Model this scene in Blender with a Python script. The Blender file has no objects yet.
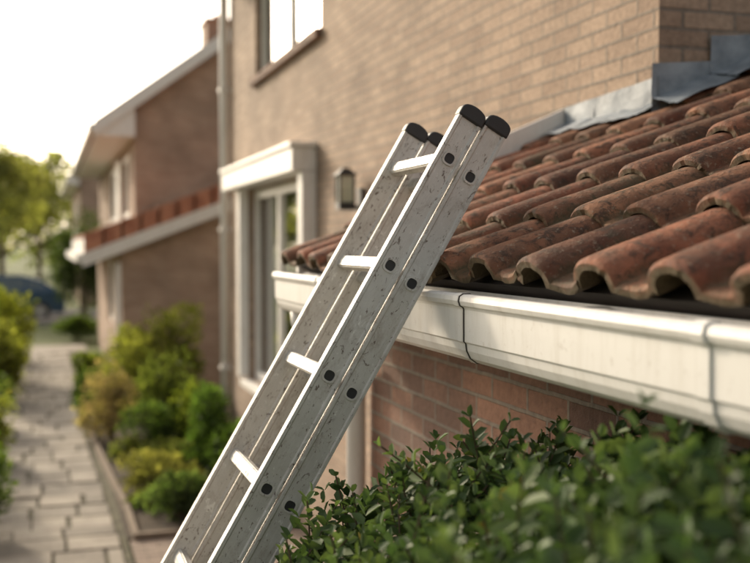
import bpy, bmesh, math, random
import numpy as np
from mathutils import Vector, Matrix
random.seed(7); RNG=np.random.default_rng(11)
H=2.45   # eye height: all "rel" heights below are relative to it
S=bpy.context.scene
COL=S.collection

# ------------------------------------------------------------------ nodes
def newmat(name):
    m=bpy.data.materials.new(name); m.use_nodes=True
    nt=m.node_tree; b=nt.nodes['Principled BSDF']
    return m,nt,b
def N(nt,t,**k):
    n=nt.nodes.new(t)
    for a,v in k.items():
        if a.startswith('i_'): n.inputs[a[2:].replace('_',' ')].default_value=v
        else: setattr(n,a,v)
    return n
def L(nt,a,b): nt.links.new(a,b)
def rgba(c): return (c[0],c[1],c[2],1)
def noise(nt,vec,scale,detail=4,rough=.55,dist=0):
    n=N(nt,'ShaderNodeTexNoise'); n.inputs['Scale'].default_value=scale; n.inputs['Detail'].default_value=detail
    n.inputs['Roughness'].default_value=rough; n.inputs['Distortion'].default_value=dist
    if vec is not None: L(nt,vec,n.inputs['Vector'])
    return n
def ramp(nt,fac,stops):
    r=N(nt,'ShaderNodeValToRGB'); e=r.color_ramp.elements
    while len(e)<len(stops): e.new(.5)
    for i,(p,c) in enumerate(stops):
        e[i].position=p; e[i].color=rgba(c) if not isinstance(c,(int,float)) else (c,c,c,1)
    L(nt,fac,r.inputs['Fac']); return r
def mix(nt,fac,a,b,mode='MIX'):
    m=N(nt,'ShaderNodeMix',data_type='RGBA',blend_type=mode)
    if isinstance(fac,(int,float)): m.inputs[0].default_value=fac
    else: L(nt,fac,m.inputs[0])
    for s,v in ((m.inputs[6],a),(m.inputs[7],b)):
        if isinstance(v,tuple): s.default_value=rgba(v)
        else: L(nt,v,s)
    return m.outputs[2]
def bump(nt,b,h,strength=.5,dist=.005):
    n=N(nt,'ShaderNodeBump'); n.inputs['Strength'].default_value=strength; n.inputs['Distance'].default_value=dist
    L(nt,h,n.inputs['Height']); L(nt,n.outputs['Normal'],b.inputs['Normal']); return n

def mat_brick(name,c1,c2,mortar,bw=.215,rh=.0655,stain=.35,ms=.0065):
    m,nt,b=newmat(name)
    tc=N(nt,'ShaderNodeTexCoord'); uv=tc.outputs['UV']
    wob=noise(nt,uv,9,2); 
    vm=N(nt,'ShaderNodeVectorMath',operation='MULTIPLY_ADD'); L(nt,wob.outputs['Color'],vm.inputs[0]); vm.inputs[1].default_value=(.006,.006,0); L(nt,uv,vm.inputs[2])
    br=N(nt,'ShaderNodeTexBrick'); L(nt,vm.outputs[0],br.inputs['Vector'])
    br.inputs['Scale'].default_value=1; br.inputs['Brick Width'].default_value=bw; br.inputs['Row Height'].default_value=rh
    br.inputs['Mortar Size'].default_value=ms; br.inputs['Mortar Smooth'].default_value=.3; br.inputs['Bias'].default_value=-.1
    br.inputs['Color1'].default_value=rgba(c1); br.inputs['Color2'].default_value=rgba(c2); br.inputs['Mortar'].default_value=rgba(mortar)
    n1=noise(nt,uv,1.3,5); n2=noise(nt,uv,38,4,.7)
    r1=ramp(nt,n1.outputs['Fac'],[(.3,1-stain),(.7,1.12)]); r2=ramp(nt,n2.outputs['Fac'],[(.25,.68),(.75,1.25)])
    c=mix(nt,1,br.outputs['Color'],r1.outputs['Color'],'MULTIPLY'); c=mix(nt,1,c,r2.outputs['Color'],'MULTIPLY')
    L(nt,c,b.inputs['Base Color']); b.inputs['Roughness'].default_value=.9
    inv=N(nt,'ShaderNodeMath',operation='MULTIPLY_ADD'); L(nt,br.outputs['Fac'],inv.inputs[0]); inv.inputs[1].default_value=-1.2
    L(nt,n2.outputs['Fac'],inv.inputs[2])
    bump(nt,b,inv.outputs[0],.75,.007)
    return m

def mat_noise(name,c1,c2,scale=5,rough=.8,bs=.3,bd=.004,metal=0,detail=5,lo=.35,hi=.65,bscale=None):
    m,nt,b=newmat(name); tc=N(nt,'ShaderNodeTexCoord')
    n=noise(nt,tc.outputs['Object'],scale,detail)
    r=ramp(nt,n.outputs['Fac'],[(lo,c1),(hi,c2)]); L(nt,r.outputs['Color'],b.inputs['Base Color'])
    b.inputs['Roughness'].default_value=rough; b.inputs['Metallic'].default_value=metal
    if bs: 
        nb=noise(nt,tc.outputs['Object'],bscale or scale*6,4); bump(nt,b,nb.outputs['Fac'],bs,bd)
    return m

def mat_slab():
    m,nt,b=newmat('paving_stone'); tc=N(nt,'ShaderNodeTexCoord'); o=tc.outputs['Object']
    at=N(nt,'ShaderNodeAttribute',attribute_name='Col')
    n=noise(nt,o,2.3,8); n2=noise(nt,o,30,5,.7)
    c=ramp(nt,n.outputs['Fac'],[(.35,(.23,.20,.165)),(.65,(.38,.34,.285))]).outputs['Color']
    c=mix(nt,1,c,ramp(nt,n2.outputs['Fac'],[(.3,.75),(.7,1.15)]).outputs['Color'],'MULTIPLY')
    c=mix(nt,1,c,at.outputs['Color'],'MULTIPLY')
    L(nt,c,b.inputs['Base Color']); b.inputs['Roughness'].default_value=.85; bump(nt,b,n2.outputs['Fac'],.4,.004); return m

def mat_tile():
    m,nt,b=newmat('clay_tile'); tc=N(nt,'ShaderNodeTexCoord'); o=tc.outputs['Object']
    at=N(nt,'ShaderNodeAttribute',attribute_name='Col')
    n1=noise(nt,o,14,6,.65); n2=noise(nt,o,70,5,.7); n3=noise(nt,o,30,6,.75,.5); n4=noise(nt,o,5,4,.6); n5=noise(nt,o,11,7,.7,.3)
    base=mix(nt,ramp(nt,n1.outputs['Fac'],[(.32,0.),(.68,1.)]).outputs['Color'],(.17,.066,.038),(.40,.165,.092))
    base=mix(nt,1,base,at.outputs['Color'],'MULTIPLY')
    gr=ramp(nt,n5.outputs['Fac'],[(.44,0.),(.66,.6)]); c=mix(nt,gr.outputs['Color'],base,(.15,.095,.065))
    dark=ramp(nt,n3.outputs['Fac'],[(.49,0.),(.61,.85)]); c=mix(nt,dark.outputs['Color'],c,(.06,.038,.028))
    lich=ramp(nt,n2.outputs['Fac'],[(.57,0.),(.68,.6)]); c=mix(nt,lich.outputs['Color'],c,(.38,.31,.23))
    dt=N(nt,'ShaderNodeAttribute',attribute_name='Dirt')
    dm=N(nt,'ShaderNodeMath',operation='MULTIPLY_ADD'); L(nt,n4.outputs['Fac'],dm.inputs[0]); dm.inputs[1].default_value=.9; L(nt,dt.outputs['Fac'],dm.inputs[2])
    dn=N(nt,'ShaderNodeMath',operation='MULTIPLY_ADD'); L(nt,n3.outputs['Fac'],dn.inputs[0]); dn.inputs[1].default_value=.8; L(nt,dm.outputs[0],dn.inputs[2])
    sc=N(nt,'ShaderNodeMath',operation='MULTIPLY'); L(nt,dn.outputs[0],sc.inputs[0]); sc.inputs[1].default_value=.5
    moss=ramp(nt,sc.outputs[0],[(.48,0.),(.68,.9)])
    c=mix(nt,moss.outputs['Color'],c,mix(nt,n1.outputs['Fac'],(.065,.045,.028),(.12,.10,.048)))
    L(nt,c,b.inputs['Base Color']); b.inputs['Specular IOR Level'].default_value=.3
    rr=ramp(nt,n2.outputs['Fac'],[(.3,.68),(.7,.92)]); L(nt,rr.outputs['Color'],b.inputs['Roughness'])
    ad=N(nt,'ShaderNodeMath',operation='ADD'); L(nt,n2.outputs['Fac'],ad.inputs[0]); L(nt,n3.outputs['Fac'],ad.inputs[1])
    bump(nt,b,ad.outputs[0],.7,.007); return m

def mat_alu():
    m,nt,b=newmat('scratched_aluminium'); tc=N(nt,'ShaderNodeTexCoord'); o=tc.outputs['Object']
    ro=N(nt,'ShaderNodeMapping'); L(nt,o,ro.inputs['Vector']); ro.inputs['Rotation'].default_value=(0,-math.radians(30.3),0)
    mp=N(nt,'ShaderNodeMapping'); L(nt,ro.outputs[0],mp.inputs['Vector']); mp.inputs['Scale'].default_value=(60,60,2.5)
    mp2=N(nt,'ShaderNodeMapping'); L(nt,ro.outputs[0],mp2.inputs['Vector']); mp2.inputs['Scale'].default_value=(1,1,.5)
    n1=noise(nt,mp.outputs[0],5,4,.6); n2=noise(nt,mp2.outputs[0],58,6,.75,.8); n3=noise(nt,mp2.outputs[0],150,3,.6); n4=noise(nt,o,7,5,.65); n5=noise(nt,mp2.outputs[0],26,6,.8,.4)
    c=mix(nt,ramp(nt,n4.outputs['Fac'],[(.3,0.),(.7,1.)]).outputs['Color'],(.53,.51,.475),(.67,.655,.625))
    c=mix(nt,ramp(nt,n1.outputs['Fac'],[(.5,0.),(.75,.35)]).outputs['Color'],c,(.78,.77,.75))
    f0=ramp(nt,n5.outputs['Fac'],[(.53,0.),(.67,.55)]); c=mix(nt,f0.outputs['Color'],c,(.34,.28,.23))
    f1=ramp(nt,n2.outputs['Fac'],[(.595,0.),(.635,.88)]); c=mix(nt,f1.outputs['Color'],c,(.13,.09,.068))
    f2=ramp(nt,n3.outputs['Fac'],[(.65,0.),(.69,.8)]); c=mix(nt,f2.outputs['Color'],c,(.17,.12,.095))
    f3=ramp(nt,n2.outputs['Fac'],[(.36,.8),(.40,0.)]); c=mix(nt,f3.outputs['Color'],c,(.84,.83,.80))
    L(nt,c,b.inputs['Base Color']); b.inputs['Metallic'].default_value=.25
    rr=ramp(nt,n5.outputs['Fac'],[(.3,.45),(.7,.7)]); L(nt,rr.outputs['Color'],b.inputs['Roughness'])
    bump(nt,b,n2.outputs['Fac'],.25,.002); return m

def mat_white(name='white_paint',c=(.78,.77,.74),dirt=.35,rough=.45):
    m,nt,b=newmat(name); tc=N(nt,'ShaderNodeTexCoord'); o=tc.outputs['Object']
    mp=N(nt,'ShaderNodeMapping'); L(nt,o,mp.inputs['Vector']); mp.inputs['Scale'].default_value=(4,7,1.0)
    n=noise(nt,mp.outputs[0],4,6,.65); n2=noise(nt,o,45,5,.7)
    f=ramp(nt,n.outputs['Fac'],[(.48,0.),(.8,dirt)]); cc=mix(nt,f.outputs['Color'],c,(.42,.37,.3))
    f2=ramp(nt,n2.outputs['Fac'],[(.60,0.),(.72,dirt)]); cc=mix(nt,f2.outputs['Color'],cc,(.4,.35,.3))
    L(nt,cc,b.inputs['Base Color']); b.inputs['Roughness'].default_value=rough
    bump(nt,b,n2.outputs['Fac'],.08,.002); return m

def mat_leaf(name,trans=.35,rough=.4,spec=.4,tint=(1.5,1.7,.6)):
    m,nt,b=newmat(name); at=N(nt,'ShaderNodeAttribute',attribute_name='Col')
    L(nt,at.outputs['Color'],b.inputs['Base Color']); b.inputs['Roughness'].default_value=rough
    b.inputs['Specular IOR Level'].default_value=spec
    t=N(nt,'ShaderNodeBsdfTranslucent')
    g=mix(nt,1,at.outputs['Color'],tint,'MULTIPLY'); L(nt,g,t.inputs['Color'])
    ms=N(nt,'ShaderNodeMixShader'); ms.inputs[0].default_value=trans
    L(nt,b.outputs[0],ms.inputs[1]); L(nt,t.outputs[0],ms.inputs[2])
    L(nt,ms.outputs[0],nt.nodes['Material Output'].inputs['Surface']); return m
def mat_plain(name,c,rough=.6,metal=0,spec=.5):
    return mat_noise(name,tuple(v*.85 for v in c),tuple(min(1,v*1.12) for v in c),12,rough,.12,.002,metal)
def mat_glass():
    m,nt,b=newmat('window_glass'); b.inputs['Base Color'].default_value=(.03,.035,.04,1); b.inputs['Roughness'].default_value=.03
    tr=N(nt,'ShaderNodeBsdfTransparent'); gl=N(nt,'ShaderNodeBsdfGlossy'); gl.inputs['Roughness'].default_value=.02
    lw=N(nt,'ShaderNodeLayerWeight'); lw.inputs['Blend'].default_value=.35
    ma=N(nt,'ShaderNodeMath',operation='MULTIPLY_ADD'); L(nt,lw.outputs['Facing'],ma.inputs[0]); ma.inputs[1].default_value=.6; ma.inputs[2].default_value=.12
    ms=N(nt,'ShaderNodeMixShader'); L(nt,ma.outputs[0],ms.inputs[0]); L(nt,tr.outputs[0],ms.inputs[1]); L(nt,gl.outputs[0],ms.inputs[2])
    L(nt,ms.outputs[0],nt.nodes['Material Output'].inputs['Surface']); return m

M=dict(
 brickA=mat_brick('brick_buff',(.46,.335,.245),(.335,.235,.17),(.28,.23,.185),ms=.007),
 brickB=mat_brick('brick_red',(.34,.18,.12),(.16,.086,.062),(.28,.235,.19),stain=.5),
 brickC=mat_brick('brick_brown',(.52,.37,.275),(.44,.295,.215),(.44,.36,.30)),
 tile=mat_tile(), alu=mat_alu(), white=mat_white(c=(.82,.80,.77)), gutter=mat_white('gutter_white',(.77,.76,.735),.38,.45),
 lead=mat_noise('lead_sheet',(.15,.18,.21),(.32,.36,.40),9,.62,.5,.01,0,bscale=14),
 black=mat_plain('black_rubber',(.03,.03,.032),.55), dark=mat_plain('dark_timber',(.05,.04,.035),.8),
 glass=mat_glass(), curtain=mat_noise('curtain_cloth',(.52,.54,.42),(.70,.69,.58),6,.9,.4,.02),
 room=mat_plain('room_interior',(.17,.19,.20),.9),
 soil=mat_noise('soil',(.045,.032,.022),(.11,.08,.055),9,.95,.8,.02),
 slab=mat_slab(), moss=mat_noise('moss',(.05,.05,.018),(.13,.12,.045),60,.98,1,.01),
 leaf=mat_leaf('leaf_gloss',.25,.55,.22,(1.3,1.35,.7)), leafb=mat_leaf('leaf_soft',.55,.6,.2),
 twig=mat_plain('twig_bark',(.11,.075,.045),.85), bark=mat_noise('bark',(.06,.045,.03),(.16,.12,.09),12,.9,.8,.02),
 roofred=mat_noise('far_roof_tiles',(.36,.14,.085),(.54,.25,.155),4,.8,.5,.02),
)
# ------------------------------------------------------------------ mesh builder
class MB:
    def __init__(s): s.v=[];s.f=[];s.uv=[];s.mi=[];s.sm=[]
    def face(s,pts,uv=None,mi=0,sm=False):
        i=len(s.v); s.v+= [tuple(p) for p in pts]; s.f.append(tuple(range(i,i+len(pts))))
        s.uv.append(uv or [(0,0)]*len(pts)); s.mi.append(mi); s.sm.append(sm)
    def box(s,x0,x1,y0,y1,z0,z1,mi=0):
        P=lambda x,y,z:(x,y,z)
        U=lambda ps,a,b:[(p[a],p[b]) for p in ps]
        for ps,a,b in (([P(x0,y1,z0),P(x0,y0,z0),P(x0,y0,z1),P(x0,y1,z1)],1,2),([P(x1,y0,z0),P(x1,y1,z0),P(x1,y1,z1),P(x1,y0,z1)],1,2),
            ([P(x0,y0,z0),P(x1,y0,z0),P(x1,y0,z1),P(x0,y0,z1)],0,2),([P(x1,y1,z0),P(x0,y1,z0),P(x0,y1,z1),P(x1,y1,z1)],0,2),
            ([P(x0,y0,z1),P(x1,y0,z1),P(x1,y1,z1),P(x0,y1,z1)],0,1),([P(x0,y1,z0),P(x1,y1,z0),P(x1,y0,z0),P(x0,y0,z0)],0,1)):
            s.face(ps,U(ps,a,b),mi)
    def prism(s,prof,y0,y1,mi=0,caps=True):
        n=len(prof)
        for i in range(n):
            a=prof[i];b=prof[(i+1)%n]
            ps=[(a[0],y0,a[1]),(b[0],y0,b[1]),(b[0],y1,b[1]),(a[0],y1,a[1])]; s.face(ps,[(p[1],p[2]) for p in ps],mi)
        if caps:
            for y,o in ((y0,-1),(y1,1)):
                ps=[(p[0],y,p[1]) for p in (prof if o<0 else prof[::-1])]; s.face(ps,[(p[0],p[2]) for p in ps],mi)
    def obj(s,name,mats,parent=None,bevel=0,merge=False):
        me=bpy.data.meshes.new(name); me.from_pydata(s.v,[],s.f)
        ul=me.uv_layers.new(name='UVMap'); flat=[c for f in s.uv for u in f for c in u]; ul.data.foreach_set('uv',flat)
        for m in (mats if isinstance(mats,list) else [mats]): me.materials.append(m)
        me.polygons.foreach_set('material_index',s.mi); me.polygons.foreach_set('use_smooth',s.sm)
        if merge or bevel:
            bm=bmesh.new(); bm.from_mesh(me); bmesh.ops.remove_doubles(bm,verts=bm.verts,dist=1e-5)
            bmesh.ops.recalc_face_normals(bm,faces=bm.faces); bm.to_mesh(me); bm.free()
        o=bpy.data.objects.new(name,me); COL.objects.link(o)
        if parent: o.parent=parent
        if bevel:
            b=o.modifiers.new('bevel','BEVEL'); b.width=bevel; b.segments=2; b.limit_method='ANGLE'
        return o
def empty(name,loc=(0,0,0)):
    e=bpy.data.objects.new(name,None); COL.objects.link(e); e.empty_display_size=.2; return e

def wall(mb,axis,c,u0,u1,z0,z1,holes=(),rev=.1,mi=0):
    us=sorted({u0,u1,*[h[0] for h in holes],*[h[1] for h in holes]}); zs=sorted({z0,z1,*[h[2] for h in holes],*[h[3] for h in holes]})
    P=(lambda u,z,d=0:(c+d,u,z)) if axis=='x' else (lambda u,z,d=0:(u,c+d,z))
    for a,b in zip(us,us[1:]):
        for d,e in zip(zs,zs[1:]):
            cu,cz=(a+b)/2,(d+e)/2
            if any(h[0]<cu<h[1] and h[2]<cz<h[3] for h in holes): continue
            mb.face([P(a,d),P(b,d),P(b,e),P(a,e)],[(a,d),(b,d),(b,e),(a,e)],mi)
    for a,b,d,e in holes:
        mb.face([P(a,d),P(a,e),P(a,e,rev),P(a,d,rev)],[(a,d),(a,e),(a+rev,e),(a+rev,d)],mi)
        mb.face([P(b,d),P(b,e),P(b,e,rev),P(b,d,rev)],[(b,d),(b,e),(b+rev,e),(b+rev,d)],mi)
        mb.face([P(a,e),P(b,e),P(b,e,rev),P(a,e,rev)],[(a,e),(b,e),(b,e+rev),(a,e+rev)],mi)
        mb.face([P(a,d),P(b,d),P(b,d,rev),P(a,d,rev)],[(a,d),(b,d),(b,d-rev),(a,d-rev)],mi)

def window_x(parent,c,y0,y1,z0,z1,mull=(),fw=.07,curt=True,trans=(),gap=(.36,.46)):
    mb=MB(); a,b=c+.03,c+.09
    mb.box(a,b,y0,y0+fw,z0,z1); mb.box(a,b,y1-fw,y1,z0,z1); mb.box(a,b,y0+fw,y1-fw,z1-fw,z1); mb.box(a,b,y0+fw,y1-fw,z0,z0+fw)
    ys=[y0]+[y0+(y1-y0)*m for m in mull]+[y1]
    for m in ys[1:-1]: mb.box(a-.002,b,m-fw/2,m+fw/2,z0+fw,z1-fw)
    for t in trans:
        z=z0+(z1-z0)*t
        for p,q in zip(ys,ys[1:]): mb.box(a+.004,b-.003,p+fw,q-fw,z-fw/2,z+fw/2)
    mb.obj('window_frame',M['white'],parent,.004)
    g=MB(); g.box(c+.058,c+.064,y0+fw*.6,y1-fw*.6,z0+fw*.6,z1-fw*.6); g.obj('window_pane',M['glass'],parent)
    r=MB(); 
    if curt:
        n=60
        for k in range(n):
            t0,t1=k/n,(k+1)/n
            if gap[0]<t0<gap[1]: continue
            ya,yb=y0+(y1-y0)*t0,y0+(y1-y0)*t1
            xa,xb=c+.16+.018*math.sin(k*1.9),c+.16+.018*math.sin((k+1)*1.9)
            r.face([(xa,ya,z0),(xb,yb,z0),(xb,yb,z1),(xa,ya,z1)],sm=True)
        r.obj('curtain',M['curtain'],parent)
    i=MB(); i.box(c+.35,c+.37,y0-.2,y1+.2,z0-.2,z1+.2); i.obj('room_wall',M['room'],parent)

# ------------------------------------------------------------------ our house
house=empty('brick_house')
WX=2.05; YC=3.19; YF=11.95; TOP=H+3.3
mb=MB()
up=(7.85,10.45,H+1.66,H+3.0); lo=(8.15,10.85,H-1.42,H+.56)
wall(mb,'x',WX,YC,YF,0,TOP,[up,lo],.12)
wall(mb,'y',YC,WX,9.0,0,TOP)
mb.face([(9,YC,0),(9,YF,0),(9,YF,TOP),(9,YC,TOP)],[(YC,0),(YF,0),(YF,TOP),(YC,TOP)])
mb.face([(WX,YF,0),(9,YF,0),(9,YF,TOP),(WX,YF,TOP)],[(WX,0),(9,0),(9,TOP),(WX,TOP)])
mb.obj('walls',M['brickA'],house)
window_x(house,WX+.03,*up,mull=(.5,),gap=(.9,.9)); window_x(house,WX+.03,*lo,mull=(.56,),gap=(.5,.85),fw=.09)
mb=MB(); mb.box(WX-.06,WX+.10,up[0]-.06,up[1]+.06,up[2]-.075,up[2]-.002); mb.obj('brick_sill',M['brickB'],house,.006)
mb=MB(); mb.box(WX-.09,WX+.10,lo[0]-.05,lo[1]+.05,lo[2]-.07,lo[2]-.002); mb.obj('window_sill',M['white'],house,.006)
mb=MB(); mb.box(WX-.20,WX-.002,7.98,11.35,H+.575,H+.76); mb.box(WX-.225,WX-.002,7.95,11.38,H+.763,H+.80)
mb.box(WX-.12,WX-.003,7.98,8.13,H-1.40,H+.572); mb.box(WX-.10,WX-.003,10.86,11.0,H-1.40,H+.572)
mb.obj('window_hood',M['white'],house,.006)
mb=MB(); rz=TOP; rx=5.5
mb.prism([(WX-.45,rz-.2),(WX-.45,rz-.08),(rx,rz+2.2),(9.45,rz-.08),(9.45,rz-.2),(rx,rz+2.05)],YC-.3,YF+.3); mb.obj('main_roof',M['roofred'],house)
mb=MB(); 
for y in (YC,YF): mb.face([(WX,y,TOP-.01),(9,y,TOP-.01),(rx,y,TOP+2.0)],[(WX,TOP),(9,TOP),(rx,TOP+2)])
mb.obj('gable_walls',M['brickA'],house)
mb=MB(); mb.box(WX-.55,WX-.45,YC-.3,YF+.3,rz-.22,rz-.08); mb.obj('main_gutter',M['white'],house,.01)

# extension
EX=1.15; EY=3.68; EY0=-1.6; EZ=H-.26
mb=MB(); wall(mb,'x',EX,EY0,EY,0,EZ+.02); wall(mb,'y',EY0,EX,7.2,0,EZ+.02)
mb.face([(EX,EY,0),(WX,EY,0),(WX,EY,EZ+.25),(EX,EY,EZ+.0)],[(EX,0),(WX,0),(WX,EZ+.25),(EX,EZ)])
mb.face([(EX,EY0,EZ+.02),(7.2,EY0,EZ+.02),(4.2,EY0,H+1.25)],[(EX,EZ),(7.2,EZ),(4.2,H+1.25)])
mb.face([(7.2,EY0,0),(7.2,YC,0),(7.2,YC,EZ),(7.2,EY0,EZ)],[(EY0,0),(YC,0),(YC,EZ),(EY0,EZ)])
mb.obj('extension_walls',M['brickB'],house)
SL=.43; X0=.875; B0=H-.088
rb=lambda x:B0+SL*(x-X0)
mb=MB(); mb.prism([(.91,rb(.91)-.012),(4.2,rb(4.2)-.012),(7.4,rb(4.2)-.012-3.2*SL),(7.4,rb(4.2)-.1-3.2*SL),(4.2,rb(4.2)-.09),(.97,rb(.97)-.07)],EY0-.1,3.80); mb.obj('roof_deck_light_block',M['dark'],house)  # unseen dark slab added under the tiles to block light
mb=MB(); mb.box(.947,.969,EY0-.1,3.80,H-.262,H-.11); mb.obj('fascia_board',M['white'],house)
mb=MB(); mb.box(.969,EX-.001,EY0-.1,3.80,H-.258,H-.243); mb.obj('soffit_board',M['dark'],house)
mb=MB(); mb.prism([(.92,rb(.92)-.14),(.92,rb(.92)-.01),(1.40,rb(1.40)+.03),(1.50,rb(1.50)+.14),(WX-.003,rb(WX)+.14),(WX-.003,rb(WX)-.14)],3.868,3.90); mb.obj('verge_board',M['white'],house,.003)
mb=MB(); pr=[(4.2+.11*math.cos(a),rb(4.2)-.02+.11*math.sin(a)) for a in np.linspace(math.pi,0,9)]
mb.prism(pr,EY0-.1,YC-.01); mb.obj('ridge_tiles',M['tile'],house)

def build_tiles():
    P=.226; G=.270; Lt=.340; th=.019
    ang=math.atan(SL); ca,sa=math.cos(ang),math.sin(ang)
    ws=[];hs=[]; RW=.130
    for a in np.linspace(0,math.pi,15):
        ws.append(RW/2-RW/2*math.cos(a)); hs.append(.042*math.sin(a)**.9 if a not in(0,) else 0)
    for t in (0.15,.35,.6,.85): ws.append(RW+t*(P-RW)); hs.append(.002-.006*math.sin(math.pi*t))
    ws.append(P+.008); hs.append(.012)
    ws=np.array(ws);hs=np.array(hs); n=len(ws); NR=15
    hb=hs-th; wb=ws.copy(); 
    wb[:NR]=RW/2+(ws[:NR]-RW/2)*.72; hb[:NR]=hs[:NR]*.66-.006
    hb[0]=-.016; hb[NR-1]=-.016
    wd=np.clip(1-hs/.028,0,1); 
    V=[];F=[];C=[];SM=[];DT=[]; MS=[]
    ncol=int((3.86-EY0)/P)+1; ncr=14
    for c in range(ncol):
        y0=3.865-(c+1)*P
        for r in range(ncr):
            s0=r*G-.005
            if X0+s0*ca>4.15: continue
            if X0+s0*ca>WX+.05 and y0>YC+.05: continue
            jl=random.uniform(-.010,.010); jy=random.uniform(-.004,.004); jt=random.uniform(-.007,.007); jr=random.uniform(-.018,.018); ju=random.uniform(0,.005)
            col=random.choice([.5,.65,.75,.85,.95,1,1.1,1.25]); tint=random.uniform(.88,1.2); dd=random.uniform(-.14,.18)
            cc=(col*1.0,col*tint,col*tint,1)
            st=[(0.0,-.0060),(.003,-.0025),(.008,-.0006),(.016,.0),(.06,.001),(.2,0),(Lt,0)]
            base=len(V)
            def pt(w,l,h):
                hh=h+(.026+ju)*(1-l/Lt)+jt*(w/.2)
                s=s0+l+jl; yy=y0+P-w+jy+jr*(l-.15)
                return (X0+s*ca-hh*sa, yy, B0+s*sa+hh*ca)
            chip=[random.uniform(-.0016,.0016)+(random.uniform(.002,.006) if random.random()<.05 else 0) for _ in range(n)]
            for l,d in st:
                for w,h,q,ch in zip(ws,hs,wd,chip):
                    V.append(pt(w,l+ch*max(0,1-l/.016),h+d*(1+8*h)+ch*.25*(l<.2))); DT.append(.40*q+.35*max(0,(l-.2)/.14)+dd-(.12 if l<.02 else 0))
            for l,d in st:
                for w,h,ch in zip(wb,hb,chip): V.append(pt(w,l+ch*max(0,1-l/.016),h)); DT.append(.6)
            # moss cushions where silt collects under the laps
            if r>0 and random.random()<.75:
                for _ in range(random.randint(1,4)):
                    w=random.choice([random.uniform(.128,.215),random.uniform(.128,.15),random.uniform(0,.01)])
                    MS.append((pt(w,random.uniform(-.018,.003)-0.0,-.016),random.uniform(.004,.010)))
            m=len(st); o=base; q=base+m*n
            for i in range(m-1):
                for j in range(n-1):
                    a=o+i*n+j; F.append((a,a+n,a+n+1,a+1)); SM.append(True)
                    a=q+i*n+j; F.append((a,a+1,a+n+1,a+n)); SM.append(True)
            nb=len(V)
            V+= [V[o+j] for j in range(n)]+[V[q+j] for j in range(n)]; DT+=[.3]*n+[.6]*n
            for j in range(n-1): F.append((nb+j,nb+j+1,nb+n+j+1,nb+n+j)); SM.append(False)
            for e in (0,n-1):
                for i in range(m-1): F.append((o+i*n+e,q+i*n+e,q+(i+1)*n+e,o+(i+1)*n+e)); SM.append(False)
            C+= [cc]*(len(V)-base)
    me=bpy.data.meshes.new('roof_tiles'); me.from_pydata(V,[],F); me.polygons.foreach_set('use_smooth',SM)
    ca_=me.color_attributes.new('Col','FLOAT_COLOR','POINT'); ca_.data.foreach_set('color',np.array(C,dtype=np.float32).ravel())
    da=me.attributes.new('Dirt','FLOAT','POINT'); da.data.foreach_set('value',np.array(DT,dtype=np.float32))
    me.materials.append(M['tile']); o=bpy.data.objects.new('roof_tiles',me); COL.objects.link(o); o.parent=house
    bm=bmesh.new(); bmesh.ops.create_icosphere(bm,subdivisions=2,radius=1); sv=[v.co.copy() for v in bm.verts]; sf=[[v.index for v in f.verts] for f in bm.faces]; bm.free()
    mv=[];mf_=[]
    for p,r in MS:
        k=len(mv); a=random.uniform(1,2.4)
        for v in sv:
            q=r*random.uniform(.75,1.2); mv.append((p[0]+v.x*q,p[1]+v.y*q*a,p[2]+v.z*q*.7))
        mf_+=[[i+k for i in f] for f in sf]
    me=bpy.data.meshes.new('roof_moss'); me.from_pydata(mv,[],mf_); me.materials.append(M['moss']); o2=bpy.data.objects.new('roof_moss',me); COL.objects.link(o2); o2.parent=house
    return o
build_tiles()
o=bpy.data.objects['ridge_tiles']; ca=o.data.color_attributes.new('Col','FLOAT_COLOR','POINT'); ca.data.foreach_set('color',[.9,.9,.9,1]*len(o.data.vertices))

# lead flashing
mb=MB()
def sheet(P00,P10,P11,P01,n=10,amp=.012,seed=0):
    r=random.Random(seed); P00,P10,P11,P01=map(Vector,(P00,P10,P11,P01)); nrm=(P10-P00).cross(P01-P00).normalized()
    g=[[None]*(n+1) for _ in range(n+1)]
    for i in range(n+1):
        for j in range(n+1):
            u,v=i/n,j/n; p=P00*(1-u)*(1-v)+P10*u*(1-v)+P11*u*v+P01*(1-u)*v
            g[i][j]=p+nrm*(r.uniform(-amp,amp)*.3+amp*.8*math.sin(u*7+seed)*math.cos(v*4+seed))
    for i in range(n):
        for j in range(n): mb.face([g[i][j],g[i+1][j],g[i+1][j+1],g[i][j+1]],sm=True)
x=WX-.010
zb=rb(WX)
for k,(ya,yb) in enumerate([(3.86,3.62),(3.64,3.40),(3.42,3.17)]):
    sheet((x,ya,zb+.02),(x,yb,zb+.02),(x,yb,zb+.15+.008*k),(x,ya,zb+.14+.008*k),8,.003,k)
    sheet((x-.12,ya,zb+.02),(x-.12,yb,zb+.02),(x,yb,zb+.075),(x,ya,zb+.075),8,.006,k+9)
y=YC-.014
xa=WX-.02
for k in range(9):
    xb=xa+.235; z0=rb(xa)+.02; z1=rb(xb)+.02
    t=rb(xb)+.15+random.uniform(-.015,.015)
    sheet((xa-.015,y-.003*(k%2),z0),(xb,y-.003*(k%2),z1),(xb,y-.003*(k%2),t),(xa-.015,y-.003*(k%2),t-.02),8,.004,k+20)
    sheet((xa-.015,y-.15,z0+.045),(xb,y-.15,z1+.045),(xb,y,z1+.075),(xa-.015,y,z0+.075),8,.006,k+40)
    xa=xb
mb.obj('lead_flashing',M['lead'],house,merge=True)

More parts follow.
